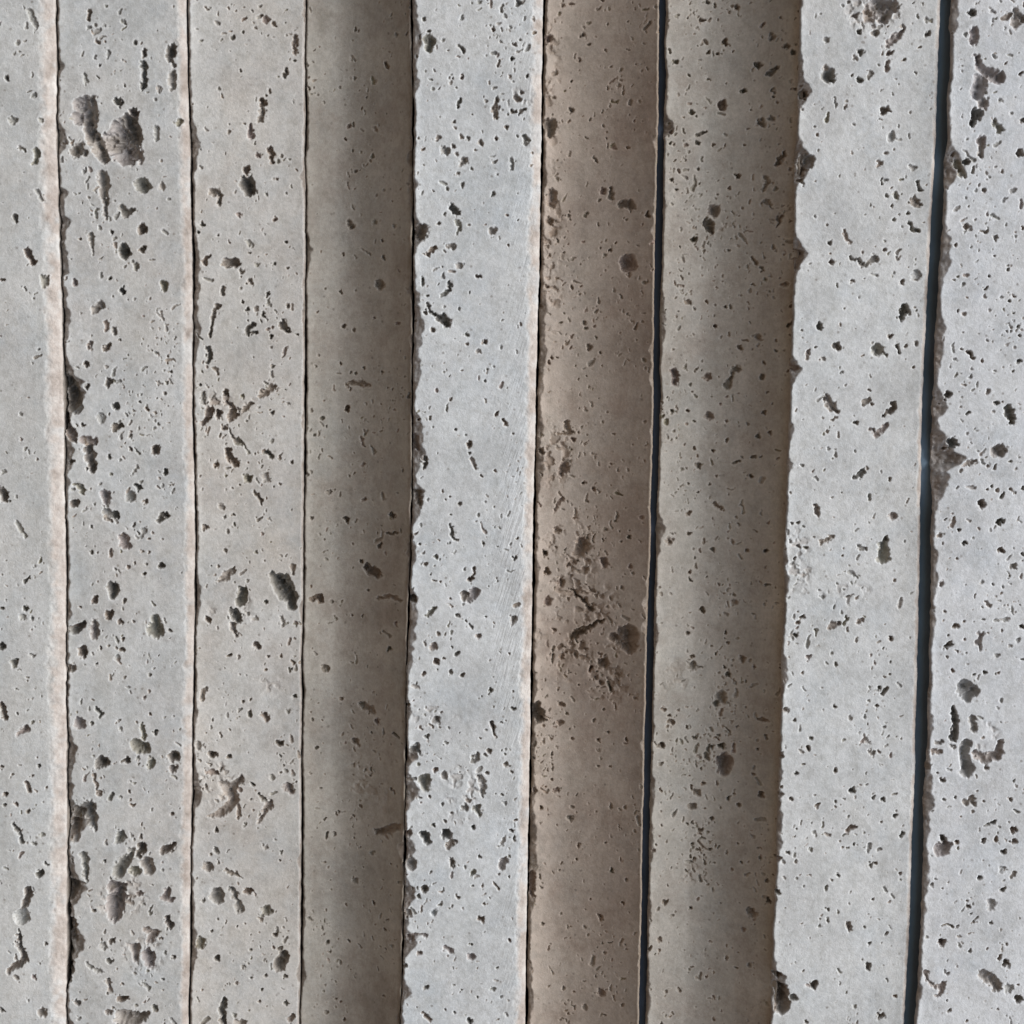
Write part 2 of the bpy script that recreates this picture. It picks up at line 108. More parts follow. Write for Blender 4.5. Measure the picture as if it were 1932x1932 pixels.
(1822, 0): """k 130,15,14;k 85,110,14 120,120,8;k 285,50,14;b 425,155,14;k 70,262,7;k 225,240,18;k 130,300,12;k 185,315,12;k 260,297,7;b 470,225,20;k 520,120,8;k 545,280,14;k 580,320,14;k 402,385,18;k 500,405,16 460,435,16;k 128,455,8;k 25,432,8;k 315,525,16;b 480,530,14;k 592,530,10;k 210,600,24;k 480,560,8;k 40,640,14;b 465,685,18;b 415,710,25;k 365,630,8;k 75,770,12 120,750,8;b 345,745,10;k 65,820,14;k 155,830,10;k 225,828,7;b 5,830,12;k 535,880,10 505,935,18;k 65,960,9;k 295,1005,16;b 430,1010,14 450,1040,14 420,1090,10;k 243,1077,8;b 190,1105,9;b 450,1150,16 470,1190,8;b 315,1190,8;k 43,1180,6;b 160,1200,36;k 125,1280,30 160,1325,16;k 525,1240,12 505,1290,8;k 50,1365,16;k 250,1355,6;k 415,1525,7;k 90,1460,7;k 535,1445,6;b 530,1620,10;b 175,1645,9;b 15,1720,16;k 122,1725,9;k 220,1750,12;b 255,1745,10;k 170,1865,16;b 400,1915,18;b 345,1755,8;p 1040,40,25 1050,100,30 1080,60,20;k 1050,100,20;b 1110,40,60 1180,30,35 1130,110,30;b 1080,190,25;k 990,190,18;b 965,85,18;b 930,10,14;k 1165,75,14;b 1245,160,14 1200,210,22 1140,265,14;k 995,295,18;b 960,335,14;k 1170,300,16;b 1160,350,14 1150,395,18;g 800,230,16;k 1243,335,10;k 1335,275,8;k 1380,195,20;g 1380,120,10 1410,120,8;g 1355,20,6;o 815,430,40 840,460,25;b 800,390,20;k 980,445,14 1000,465,14;k 945,425,8;b 1055,415,12 1040,445,8;k 1318,418,9;g 855,600,10 845,560,6;k 912,617,12;k 1125,628,24 1165,635,12;g 1110,680,8;g 960,710,9;g 805,675,9;g 735,720,8;k 755,770,8;g 1175,780,30;k 1188,850,6;b 1150,870,14;b 1103,935,16;g 1298,950,18;g 1145,1025,12;k 1325,1045,14 1340,1090,12;o 1150,1115,14;o 1190,1115,20;o 1235,1100,8;k 1178,1182,12;b 1300,1140,22 1340,1165,14 1275,1165,12;k 1270,1215,10;k 1195,1255,10;k 1283,1275,12 1290,1305,10 1335,1325,8;k 805,1282,8;b 908,1310,10 915,1355,12 940,1395,6;k 838,1492,16;b 940,1480,18 990,1490,14 1015,1515,14 1080,1470,24;k 1138,1422,10;k 950,1605,14;k 866,1628,9;k 1020,1588,6;g 1320,1570,30;k 1240,1612,14;k 1320,1600,10;k 1250,1765,30 1230,1810,18;k 1318,1775,7;k 912,1762,7;g 990,1700,6;k 757,1855,20;k 1170,1922,14;k 665,1888,7;k 675,540,24;g 660,490,12;b 690,920,42 660,980,25;b 655,1030,20;b 640,1450,28 640,1520,18;b 665,620,8;k 1640,80,24;p 1645,180,24 1648,230,24;g 1750,68,18;b 1825,105,18 1850,80,14;b 1890,130,30 1880,50,16 1925,110,20;p 1665,320,20 1680,370,18 1710,410,28 1790,440,36;p 1690,460,40 1665,540,35;b 1700,590,30;k 1660,650,35 1640,720,12;g 1770,320,10;k 1830,358,9;k 1572,403,6;k 1915,420,14;g 1800,575,14;o 1770,690,16 1790,750,24;p 1690,800,24 1670,820,14;p 1690,800,20 1690,890,18;k 1905,873,22;b 1530,880,14;o 1560,930,24 1580,1000,22;k 1600,925,22;k 1803,977,7;k 1700,1090,14;g 1600,1130,11;g 1870,1085,16;g 1745,1230,10 1780,1250,10;k 1605,1290,18;b 1775,1358,18;k 1543,1395,12;g 1632,1415,7;k 1762,1460,10;g 1880,1350,8;g 1838,1512,7;k 1730,1568,10;k 1553,1577,7;g 1590,1630,14;k 1715,1640,10;k 1868,1690,11;k 1557,1773,9;g 1735,1775,8;k 1870,1783,7;k 1905,1855,14;g 1585,1890,8;k 1905,1915,10;b 1925,690,20""",
(1822, 900): """k 300,45,12;b 395,38,8;k 490,60,8;k 435,128,8;b 125,215,22;b 290,165,18 260,210,14 230,270,22;k 425,215,14;k 443,295,7;k 40,305,9;k 12,410,14;b 135,445,25;b 225,470,14;k 427,410,10;k 50,470,8;k 465,520,12;k 400,542,12;k 230,578,12;k 158,640,14;b 75,720,20;k 270,705,9 300,690,9;k 375,665,10;k 357,775,14;b 170,775,10;b 240,885,7;b 165,945,16 205,965,10;k 310,938,7;b 20,1000,18;k 20,1110,12;b 283,1015,9;b 295,1050,9;b 265,1145,14;k 340,1190,10;k 438,1185,14;k 150,1200,12;k 28,1330,12;k 25,1375,14;k 120,1355,6;b 275,1490,16;k 100,1550,16 75,1545,8;k 15,1685,12;k 228,1675,12;k 235,1728,10;b 150,1750,8;k 175,1790,12;k 40,1810,14;b 35,1870,26;k 375,1840,10;b 310,1810,20;k 235,1905,16;k 862,40,20 880,55,12;b 705,80,14;o 1095,60,36;k 1205,40,16 1220,70,10;k 1255,45,12;b 1312,30,14;g 785,115,12;k 1305,165,9;g 893,195,10;g 915,270,6;b 610,165,28;p 805,345,22 835,390,26 870,410,14;b 862,450,8;k 1045,292,10;b 1045,345,14 1010,380,12;k 1060,370,10;k 1185,370,16 1180,410,18 1130,440,10;b 1140,500,20 1080,550,14 1060,515,10;k 967,480,14;g 818,628,9;g 837,688,7;k 1012,760,14 970,795,14;k 1160,802,10;g 1120,760,7;b 740,945,12 757,985,24;b 1187,1015,20;g 835,905,7;k 610,1055,8;k 640,1055,8;g 670,1075,10;b 770,1165,12 840,1130,12;g 730,1140,10;b 980,1185,16 1030,1205,10;k 895,1235,8;o 1130,1170,26 1130,1250,34;k 1140,1150,20;k 628,1255,10;g 640,1190,14;g 600,1160,10;g 940,1335,14 980,1365,8;g 770,1435,9;g 870,1400,9;g 900,1435,9;g 780,1470,9;g 925,1475,12;g 850,1530,9;k 665,1592,16;o 745,1660,12 740,1700,7;b 830,1640,20 870,1620,14;o 920,1590,14 905,1630,9;b 990,1610,16 1020,1600,10;k 632,1695,14;k 1172,1715,18;k 1128,1768,8;b 705,1820,16;g 830,1800,12;k 1160,1910,8;k 1170,1845,7;k 1580,55,8;k 1620,85,18 1635,115,12;g 1535,115,12;g 1508,158,8;g 1762,185,9;g 1628,225,14;k 1905,130,14;b 1735,300,16;k 1495,320,24;k 1775,370,14;k 1835,400,20 1860,440,22 1865,480,12;k 1608,425,12;p 1790,640,42;b 1693,655,10;b 1600,720,16 1650,700,12;b 1570,755,10;g 1630,600,8;k 1850,700,8;g 1900,680,8;g 1885,745,8;k 1520,600,30;k 1480,625,12;g 1545,855,9;k 1722,865,8;k 1750,845,8;k 1855,867,9;k 1885,882,6;k 1922,850,10;k 1690,945,25;k 1792,1045,22;b 1530,1020,10 1522,1070,10;k 1480,1030,8;k 1568,1097,12;b 1450,1120,14;k 1595,1163,16;g 1645,1138,8;k 1800,1215,16;k 1545,1260,6;k 1925,1230,14;b 1465,1165,8;b 1455,1400,16;b 1870,1300,20;g 1690,1390,12;k 1755,1405,9;g 1810,1412,9;b 1478,1560,10;b 1735,1530,14 1715,1500,9;g 1690,1540,8;k 1540,1640,16;k 1587,1615,8;g 1645,1615,6;k 1700,1605,9;g 1770,1615,12 1840,1595,12;k 1918,1650,16;b 1690,1690,18 1670,1720,20 1680,1760,14;b 1720,1680,8;k 1500,1755,22;k 1590,1715,10;k 1500,1690,7;k 1550,1790,9;g 1605,1790,9;g 1855,1755,12;g 1895,1720,16;g 1780,1810,16;k 1525,1900,12;k 1705,1905,12;k 1650,1920,10;k 1925,1830,12;k 1790,1905,9""",
(1822, 1822): """b 200,60,36;k 180,90,20;k 5,238,9;k 50,295,12;b 120,400,24;p 215,420,48 210,480,28;k 195,335,18;k 145,340,12;k 400,150,12 440,155,10;k 440,245,10;k 390,318,10;k 370,460,10;b 60,610,25;b 35,685,24;k 240,625,14;k 295,650,14;b 260,600,10;b 110,700,9;k 100,560,10;b 175,550,10;k 140,745,14;k 405,572,18;k 15,790,12;k 135,925,11;k 230,937,7;k 285,872,7;k 310,970,9;k 35,905,12;k 405,930,9;b 50,985,14;k 440,1045,9;k 445,1150,16;b 5,1065,12;b 360,1240,28;k 25,1270,14;b 320,1350,12;k 370,1303,5;b 140,1450,8;b 225,1462,9;b 225,1525,14;k 115,1652,8;b 70,1665,9;b 160,1885,8;b 118,1130,8;k 90,470,8;k 165,290,8;g 20,1620,7;k 1100,15,16;k 1088,120,14;k 850,118,12;g 792,140,8;p 570,140,22;k 622,200,13;k 713,300,10;k 703,362,18;b 1070,390,12 1050,375,8;k 857,482,14;k 630,500,14;k 955,605,20;k 612,650,12;k 853,665,8;k 1075,640,12;k 1125,652,14;g 738,630,9;k 905,650,5;k 1205,295,5;k 1232,305,7;k 1198,748,14;k 1118,783,8;k 1040,740,6;k 637,825,7;k 920,835,16 965,808,12;k 1235,850,16;k 890,925,7;k 920,930,6;k 957,910,9;g 1045,910,10 1045,945,12;k 585,953,9;b 1060,1022,16;k 878,1080,14;k 830,1110,10;o 802,1150,14 800,1165,12;k 1220,1075,9;g 670,1150,7;k 1070,1218,9;g 940,1180,7;k 812,1278,9;b 770,1335,7;k 812,1342,8;g 765,1375,14;k 925,1365,16 940,1400,10;k 1025,1382,7;k 1150,1420,14;k 1048,1475,11;k 1042,1590,16 1040,1620,12;g 620,1580,7;k 670,1625,8;k 735,1710,24;b 700,1715,12;g 880,1630,12;k 1198,1775,10;k 1110,1885,22;k 540,1730,30 555,1800,40 550,1850,35;k 610,1780,14 640,1800,8;k 525,1650,24;g 965,1835,14;k 545,575,10;k 530,1180,16;b 530,990,22;b 540,620,22;k 685,1925,12;b 540,400,18;b 1600,20,50 1650,30,30 1610,70,30;k 1530,135,16 1545,220,25 1530,300,18;b 1525,350,14;b 1640,190,22 1640,250,22;b 1430,330,14 1470,325,12;b 1410,380,14 1460,380,12;b 1385,460,20;b 1600,340,36 1590,400,25 1610,480,45;b 1660,380,22 1700,420,25 1780,400,30 1800,320,18;k 1715,470,16;k 1433,502,9;k 1465,540,14;k 1480,650,9;k 1540,640,12;b 1600,670,20 1630,650,18 1660,680,12;k 1417,712,8;k 1570,745,7;k 1700,662,7;k 1858,650,14;k 1880,550,10;k 1475,880,26;p 1450,940,36 1490,920,36;k 1545,890,12;k 1760,780,16 1720,795,10;k 1705,890,18;k 1870,830,20;k 1870,890,18;k 1820,950,18;g 1805,1050,22;k 1685,1090,18;k 1810,1168,18;b 1410,1140,12;k 1500,1125,9;g 1430,1105,10;k 1465,1155,6;g 1750,1240,28 1740,1270,18;k 1615,1265,12;k 1610,1230,6;k 1648,1355,9;k 1745,1355,10;k 1628,1305,8;g 1550,1380,12;g 1800,1395,9;k 1465,1465,26;k 1720,1498,10;k 1620,1515,9;k 1795,1550,14;k 1832,1590,20;p 1700,1650,32 1750,1690,32 1780,1720,30;g 1845,1730,26;k 1905,1790,24;b 1370,1640,14 1385,1690,12 1430,1720,14 1470,1710,18 1440,1770,14;b 1500,1640,14;k 1508,1860,12;k 1495,1800,8;g 1570,1430,8;k 1830,1478,8;k 1900,1710,10;k 1780,1850,7;g 1550,1605,8;k 1605,1915,9""",
}
ZR = 900 / 1932
PORES = []                       # (class, [(x,y,r) in the 1932 px grid])
for (ox, oy), txt in TILES.items():
    for e in txt.replace('\n', '').split(';'):
        q = e.split()
        if not q: continue
        pts = [tuple(float(v) for v in t.split(',')) for t in q[1:]]
        PORES.append((q[0], [((ox + a * ZR) / 2722 * 1932, (oy + b_ * ZR) / 2722 * 1932, c * ZR / 2722 * 1932) for a, b_, c in pts]))
# crumbled patches: centre x,y, radii, depth mm (1932 px grid)
CRUMB = [(1075, 1060, 55, 90, .9), (1090, 1220, 95, 80, 1.0), (1050, 860, 32, 70, .7), (1040, 160, 22, 150, .5), (1040, 480, 26, 180, .6),
         (1150, 1280, 60, 50, .6), (645, 35, 55, 40, 0), (1650, 25, 55, 35, .9), (1590, 1120, 55, 26, .5), (1840, 1390, 45, 40, .8),
         (1505, 1060, 30, 70, .4), (225, 1690, 60, 45, .7), (270, 1800, 45, 45, .6), (420, 1480, 55, 50, .5), (440, 1150, 50, 40, .6),
         (870, 1500, 45, 60, .5), (820, 1350, 50, 30, .4), (430, 760, 60, 30, .6), (1360, 420, 40, 40, .4), (700, 1480, 60, 80, .3),
         (1300, 1660, 35, 40, .4), (1275, 1290, 30, 50, .3), (520, 1290, 50, 25, .3), (975, 190, 35, 25, .4), (1120, 1130, 50, 40, .8)]

CLS = {'k': (2.1, 2.9, .74, .5), 'b': (1.2, 1.8, .62, .65), 'p': (1.3, 2.6, .62, .85), 'o': (1.3, 2.0, .66, .08),
       'g': (1.0, .8, .40, .35), 'l': (1.0, 1.4, .05, .3), 's': (0, 0, .35, .5)}

# ------------------------------------------------------------------ materials
def stone_mat(name, base, warm, warm_amt, seed, scratch=0.0, stain=.2):
    mt = bpy.data.materials.new(name); mt.use_nodes = True
    n = mt.node_tree.nodes; L = mt.node_tree.links
    bs = n['Principled BSDF']; bs.inputs['Roughness'].default_value = .72
    bs.inputs['Specular IOR Level'].default_value = .3
    tc = n.new('ShaderNodeTexCoord')
    mp = n.new('ShaderNodeMapping'); mp.inputs['Location'].default_value = (seed * 1.7, seed * .9, seed * .4)
    L.new(tc.outputs['Object'], mp.inputs['Vector'])
    def noise(scale, det, rough=.6, vec=None):
        q = n.new('ShaderNodeTexNoise'); q.inputs['Scale'].default_value = scale; q.inputs['Detail'].default_value = det
        q.inputs['Roughness'].default_value = rough; L.new(vec or mp.outputs[0], q.inputs['Vector']); return q.outputs['Fac']
    def ramp(fac, stops):
        q = n.new('ShaderNodeValToRGB'); L.new(fac, q.inputs[0]); e = q.color_ramp.elements
        e[0].position, e[0].color = stops[0][0], (*stops[0][1], 1); e[1].position, e[1].color = stops[-1][0], (*stops[-1][1], 1)
        for p, c in stops[1:-1]:
            z = e.new(p); z.color = (*c, 1)
        return q.outputs[0]
    def mix(fac, a, b_, mode='MIX'):
        q = n.new('ShaderNodeMix'); q.data_type = 'RGBA'; q.blend_type = mode
        if isinstance(fac, float): q.inputs[0].default_value = fac
        else: L.new(fac, q.inputs[0])
        for i, v in ((6, a), (7, b_)):
            if isinstance(v, tuple): q.inputs[i].default_value = (*v, 1)
            else: L.new(v, q.inputs[i])
        return q.outputs[2]
    def math_(op, a, b_=None, clamp=False):
        q = n.new('ShaderNodeMath'); q.operation = op; q.use_clamp = clamp
        for i, v in ((0, a), (1, b_)):
            if v is None: continue
            if isinstance(v, (int, float)): q.inputs[i].default_value = v
            else: L.new(v, q.inputs[i])
        return q.outputs[0]
    def attr(nm):
        q = n.new('ShaderNodeAttribute'); q.attribute_name = nm; return q.outputs['Fac']
    base = tuple(v * k for v, k in zip(base, (.985, .992, .988))); dk = tuple(v * .84 for v in base); lt = tuple(min(1, v * 1.13) for v in base)
    c = ramp(noise(55, 5, .62), [(.3, dk), (.5, base), (.72, lt)])
    wm = ramp(noise(26, 5, .65), [(.40, (0, 0, 0)), (.68, (1, 1, 1))])
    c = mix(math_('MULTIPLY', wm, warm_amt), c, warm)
    sn = ramp(noise(48, 5, .7), [(.48, (0, 0, 0)), (.66, (1, 1, 1))])
    c = mix(math_('MULTIPLY', sn, stain), c, tuple(v * k for v, k in zip(base, (.70, .62, .58))))
    # cool calcite clouds and fine grain
    gm = ramp(noise(75, 4, .7), [(.5, (0, 0, 0)), (.8, (.55, .55, .55))])
    c = mix(gm, c, tuple(v * k for v, k in zip(base, (.80, .86, .92))))
    gr = ramp(noise(1300, 3, .8), [(.3, (.80, .80, .80)), (.7, (1.13, 1.13, 1.13))])
    c = mix(.75, c, gr, 'MULTIPLY')
    gr2 = ramp(noise(420, 3, .7), [(.32, (.84, .83, .81)), (.55, (1.03, 1.03, 1.03))])
    c = mix(.8, c, gr2, 'MULTIPLY')
    # hairline specks
    vo = n.new('ShaderNodeTexVoronoi'); vo.inputs['Scale'].default_value = 420; vo.inputs['Randomness'].default_value = 1
    L.new(mp.outputs[0], vo.inputs['Vector'])
    sp = ramp(vo.outputs['Distance'], [(.09, (1, 1, 1)), (.2, (0, 0, 0))])
    sp = mix(ramp(noise(140, 2), [(.48, (0, 0, 0)), (.62, (1, 1, 1))]), (0, 0, 0), sp)
    c = mix(math_('MULTIPLY', sp, .6), c, (.13, .11, .09))
    ms = n.new('ShaderNodeMapping'); ms.inputs['Scale'].default_value = (.12, 1, 1); L.new(mp.outputs[0], ms.inputs['Vector'])
    st = ramp(noise(160, 4, .6, ms.outputs[0]), [(.35, (.93, .93, .92)), (.6, (1.03, 1.03, 1.03))])
    c = mix(.8, c, st, 'MULTIPLY')
    # cream unwashed arris
    cr = ramp(noise(160, 4, .65), [(.3, (.27, .225, .19)), (.5, (.40, .352, .312)), (.72, (.53, .50, .46))])
    cr = mix(.6, cr, gr, 'MULTIPLY')
    c = mix(attr('cream'), c, cr)
    fr = ramp(noise(260, 4, .75), [(.33, (.12, .095, .075)), (.5, (.24, .195, .16)), (.66, (.42, .37, .32))])
    c = mix(attr('fracture'), c, fr)
    c = mix(math_('MULTIPLY', attr('rim'), .5), c, tuple(min(.72, v * 1.38) for v in base))
    dirt_shade = ramp(attr('hue'), [(0.0, (.20, .165, .085)), (.35, (.14, .12, .09)), (.65, (.25, .175, .115)), (1.0, (.21, .135, .115))])
    dirt_shade = mix(.8, dirt_shade, ramp(noise(600, 3, .7), [(.3, (.75, .75, .75)), (.7, (1.25, 1.25, 1.25))]), 'MULTIPLY')
    c = mix(attr('dirt_shade'), c, dirt_shade)  # pore dirt, plus shade painted on gap edges and side walls
    L.new(c, bs.inputs['Base Color'])
    bp = n.new('ShaderNodeBump'); bp.inputs['Strength'].default_value = .55; bp.inputs['Distance'].default_value = .00025
    h = math_('ADD', noise(900, 4, .75), math_('MULTIPLY', noise(3000, 2, .6), .4))
    if scratch > 0:
        m2 = n.new('ShaderNodeMapping'); m2.inputs['Rotation'].default_value = (0, math.radians(-17), 0)
        L.new(tc.outputs['Object'], m2.inputs['Vector'])
        m3 = n.new('ShaderNodeMapping'); m3.inputs['Scale'].default_value = (.09, 1, 1)
        L.new(m2.outputs[0], m3.inputs['Vector'])
        sc = noise(1900, 2, .5, m3.outputs[0])
        h = math_('ADD', h, math_('MULTIPLY', math_('MULTIPLY', sc, attr('scratch')), 1.3))
    L.new(h, bp.inputs['Height']); L.new(bp.outputs[0], bs.inputs['Normal'])
    return mt

# broken places on the left arrises: block, y, half length, width (1932 px grid)
BITES = [('B', 740, 42, 26), ('B', 1150, 16, 8), ('B', 1420, 30, 14), ('B', 1545, 28, 26), ('B', 1680, 30, 26), ('B', 1770, 60, 16),
         ('C', 262, 24, 14), ('C', 560, 30, 7), ('C', 1480, 26, 12), ('C', 1790, 40, 9), ('D', 470, 30, 7), ('D', 1840, 20, 8),
         ('E', 60, 26, 12), ('E', 160, 14, 8), ('E', 440, 22, 20), ('E', 620, 50, 8), ('E', 700, 30, 12), ('E', 850, 34, 16), ('E', 945, 34, 22), ('E', 1125, 16, 14),
         ('E', 1230, 40, 9), ('E', 1430, 14, 18), ('E', 1490, 18, 22), ('E', 1600, 24, 10), ('E', 1690, 26, 14), ('E', 1780, 20, 14),
         ('F', 640, 90, 9), ('F', 880, 40, 10), ('F', 1350, 17, 16), ('F', 1600, 70, 8),
         ('H', 180, 22, 14), ('H', 305, 32, 22), ('H', 480, 26, 18), ('H', 700, 20, 10), ('H', 880, 14, 8), ('H', 1260, 26, 8), ('H', 1560, 40, 8), ('H', 1870, 34, 26),
         ('I', 310, 30, 22), ('I', 470, 30, 8), ('I', 640, 50, 12), ('I', 765, 24, 20), ('I', 850, 32, 34), ('I', 900, 50, 14), ('I', 1100, 20, 10), ('I', 1500, 60, 8),
         ('G', 240, 16, 16), ('G', 590, 30, 8), ('G', 990, 26, 10), ('G', 1500, 30, 8)]
# ------------------------------------------------------------------ slabs
GREY = (.44, .442, .432); PALE = (.46, .465, .462); BEIGE = (.44, .405, .36); BROWN = (.42, .35, .28)
WARM = (.46, .41, .35)
# key, height mm, left seam, left offset px, right seam, right offset px, left chips (mean, amp, slope), cream width mm, cream drop mm, right round
SL = [
 dict(k='A', h=0, L=None, R='AB', ro=-2, lc=(.3, .6, 1.4), cw=4.5, cd=1.5, base=GREY, wa=.22, n=230, seed=1,
      label='grey pitted block cut off at the left edge, wide cream strip along its right side'),
 dict(k='B', h=-2, L='AB', lo=2, R='BC', ro=-2, lc=(.6, 2.6, 1.1), cw=2.7, cd=1.0, base=(.43, .43, .42), wa=.32, n=520, seed=2,
      label='most heavily pitted grey block, big double hollow near its top, between two cream strips'),
 dict(k='C', h=-3.2, L='BC', lo=2, R='CD', ro=-2, lc=(.5, 1.5, 1.1), cw=.5, cd=.5, base=(.46, .448, .425), wa=.6, n=480, seed=3,
      label='light grey beige-tinged pitted block between a cream strip and the grey to brown block'),
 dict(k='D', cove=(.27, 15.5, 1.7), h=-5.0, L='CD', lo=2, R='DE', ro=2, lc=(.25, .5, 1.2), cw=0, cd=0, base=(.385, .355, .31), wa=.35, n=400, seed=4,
      label='sparsely pitted block fading from grey to brown, under the ragged pale middle block'),
 dict(k='E', und=1.2, h=12, L='DE', lo=0, R='EF', ro=-2, lc=(.45, 2.4, .9), cw=3.1, cd=1.1, base=(.46, .468, .468), wa=.1, n=420, seed=5,
      label='pale middle block with ragged left edge and thin cream ridge along its right'),
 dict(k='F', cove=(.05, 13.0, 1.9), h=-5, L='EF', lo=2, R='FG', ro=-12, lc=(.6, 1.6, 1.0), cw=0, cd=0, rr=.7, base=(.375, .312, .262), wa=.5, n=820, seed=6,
      label='brown recessed block with a crumbled patch at mid height, left of the navy shade strip'),
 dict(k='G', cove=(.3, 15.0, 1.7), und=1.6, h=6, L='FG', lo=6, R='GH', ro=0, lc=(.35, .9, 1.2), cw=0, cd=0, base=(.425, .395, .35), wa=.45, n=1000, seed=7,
      label='densely speckled block, grey left and brown shaded right, right of the navy shade strip'),
 dict(k='H', und=3.4, h=23.5, L='GH', lo=0, R='HI', ro=-11, lc=(.3, 1.6, 1.1), cw=1.2, cd=.5, base=PALE, wa=.12, n=430, seed=8,
      label='bright sparsely pitted block between the speckled block and the slate blue shade strip'),
 dict(k='I', und=4.2, h=25.5, L='HI', lo=10, R=None, lc=(.7, 2.2, .9), cw=0, cd=0, base=(.475, .482, .49), wa=.06, n=520, seed=9,
      label='brightest pitted block at the right edge, right of the slate blue shade strip'),
]
def inside_seam(key, y): return np.interp(y, YS, SEAM[key])
DEPTH = -95.0
prev_R = None
# left boundaries in space first, so that a set-back slab never runs into its neighbour
for s in SL:
    j = (fbm(rows, rows * 0, 9, 3, s['seed'] + 40) - .5) * .9 + (fbm(rows, rows * 0, 1.6, 3, s['seed'] + 50) - .5) * .4
    s['xl'] = (seam_line(s['L'], s['h'], s['lo']) + j) if s['L'] else (seam_line('AB', s['h'], 0) - 31.5)
for i, s in enumerate(SL):
    j = (fbm(rows, rows * 0, 9, 3, s['seed'] + 60) - .5) * .5 + (fbm(rows, rows * 0, 1.6, 3, s['seed'] + 70) - .5) * .3
    s['xr'] = (seam_line(s['R'], s['h'], s['ro']) + j) if s['R'] else (seam_line('HI', s['h'], 14) + 36)
    if i + 1 < len(SL): s['xr'] = np.minimum(s['xr'], SL[i + 1]['xl'] + (1.5 if SL[i + 1]['k'] == 'H' else .35 if SL[i + 1]['k'] == 'E' else -.25))

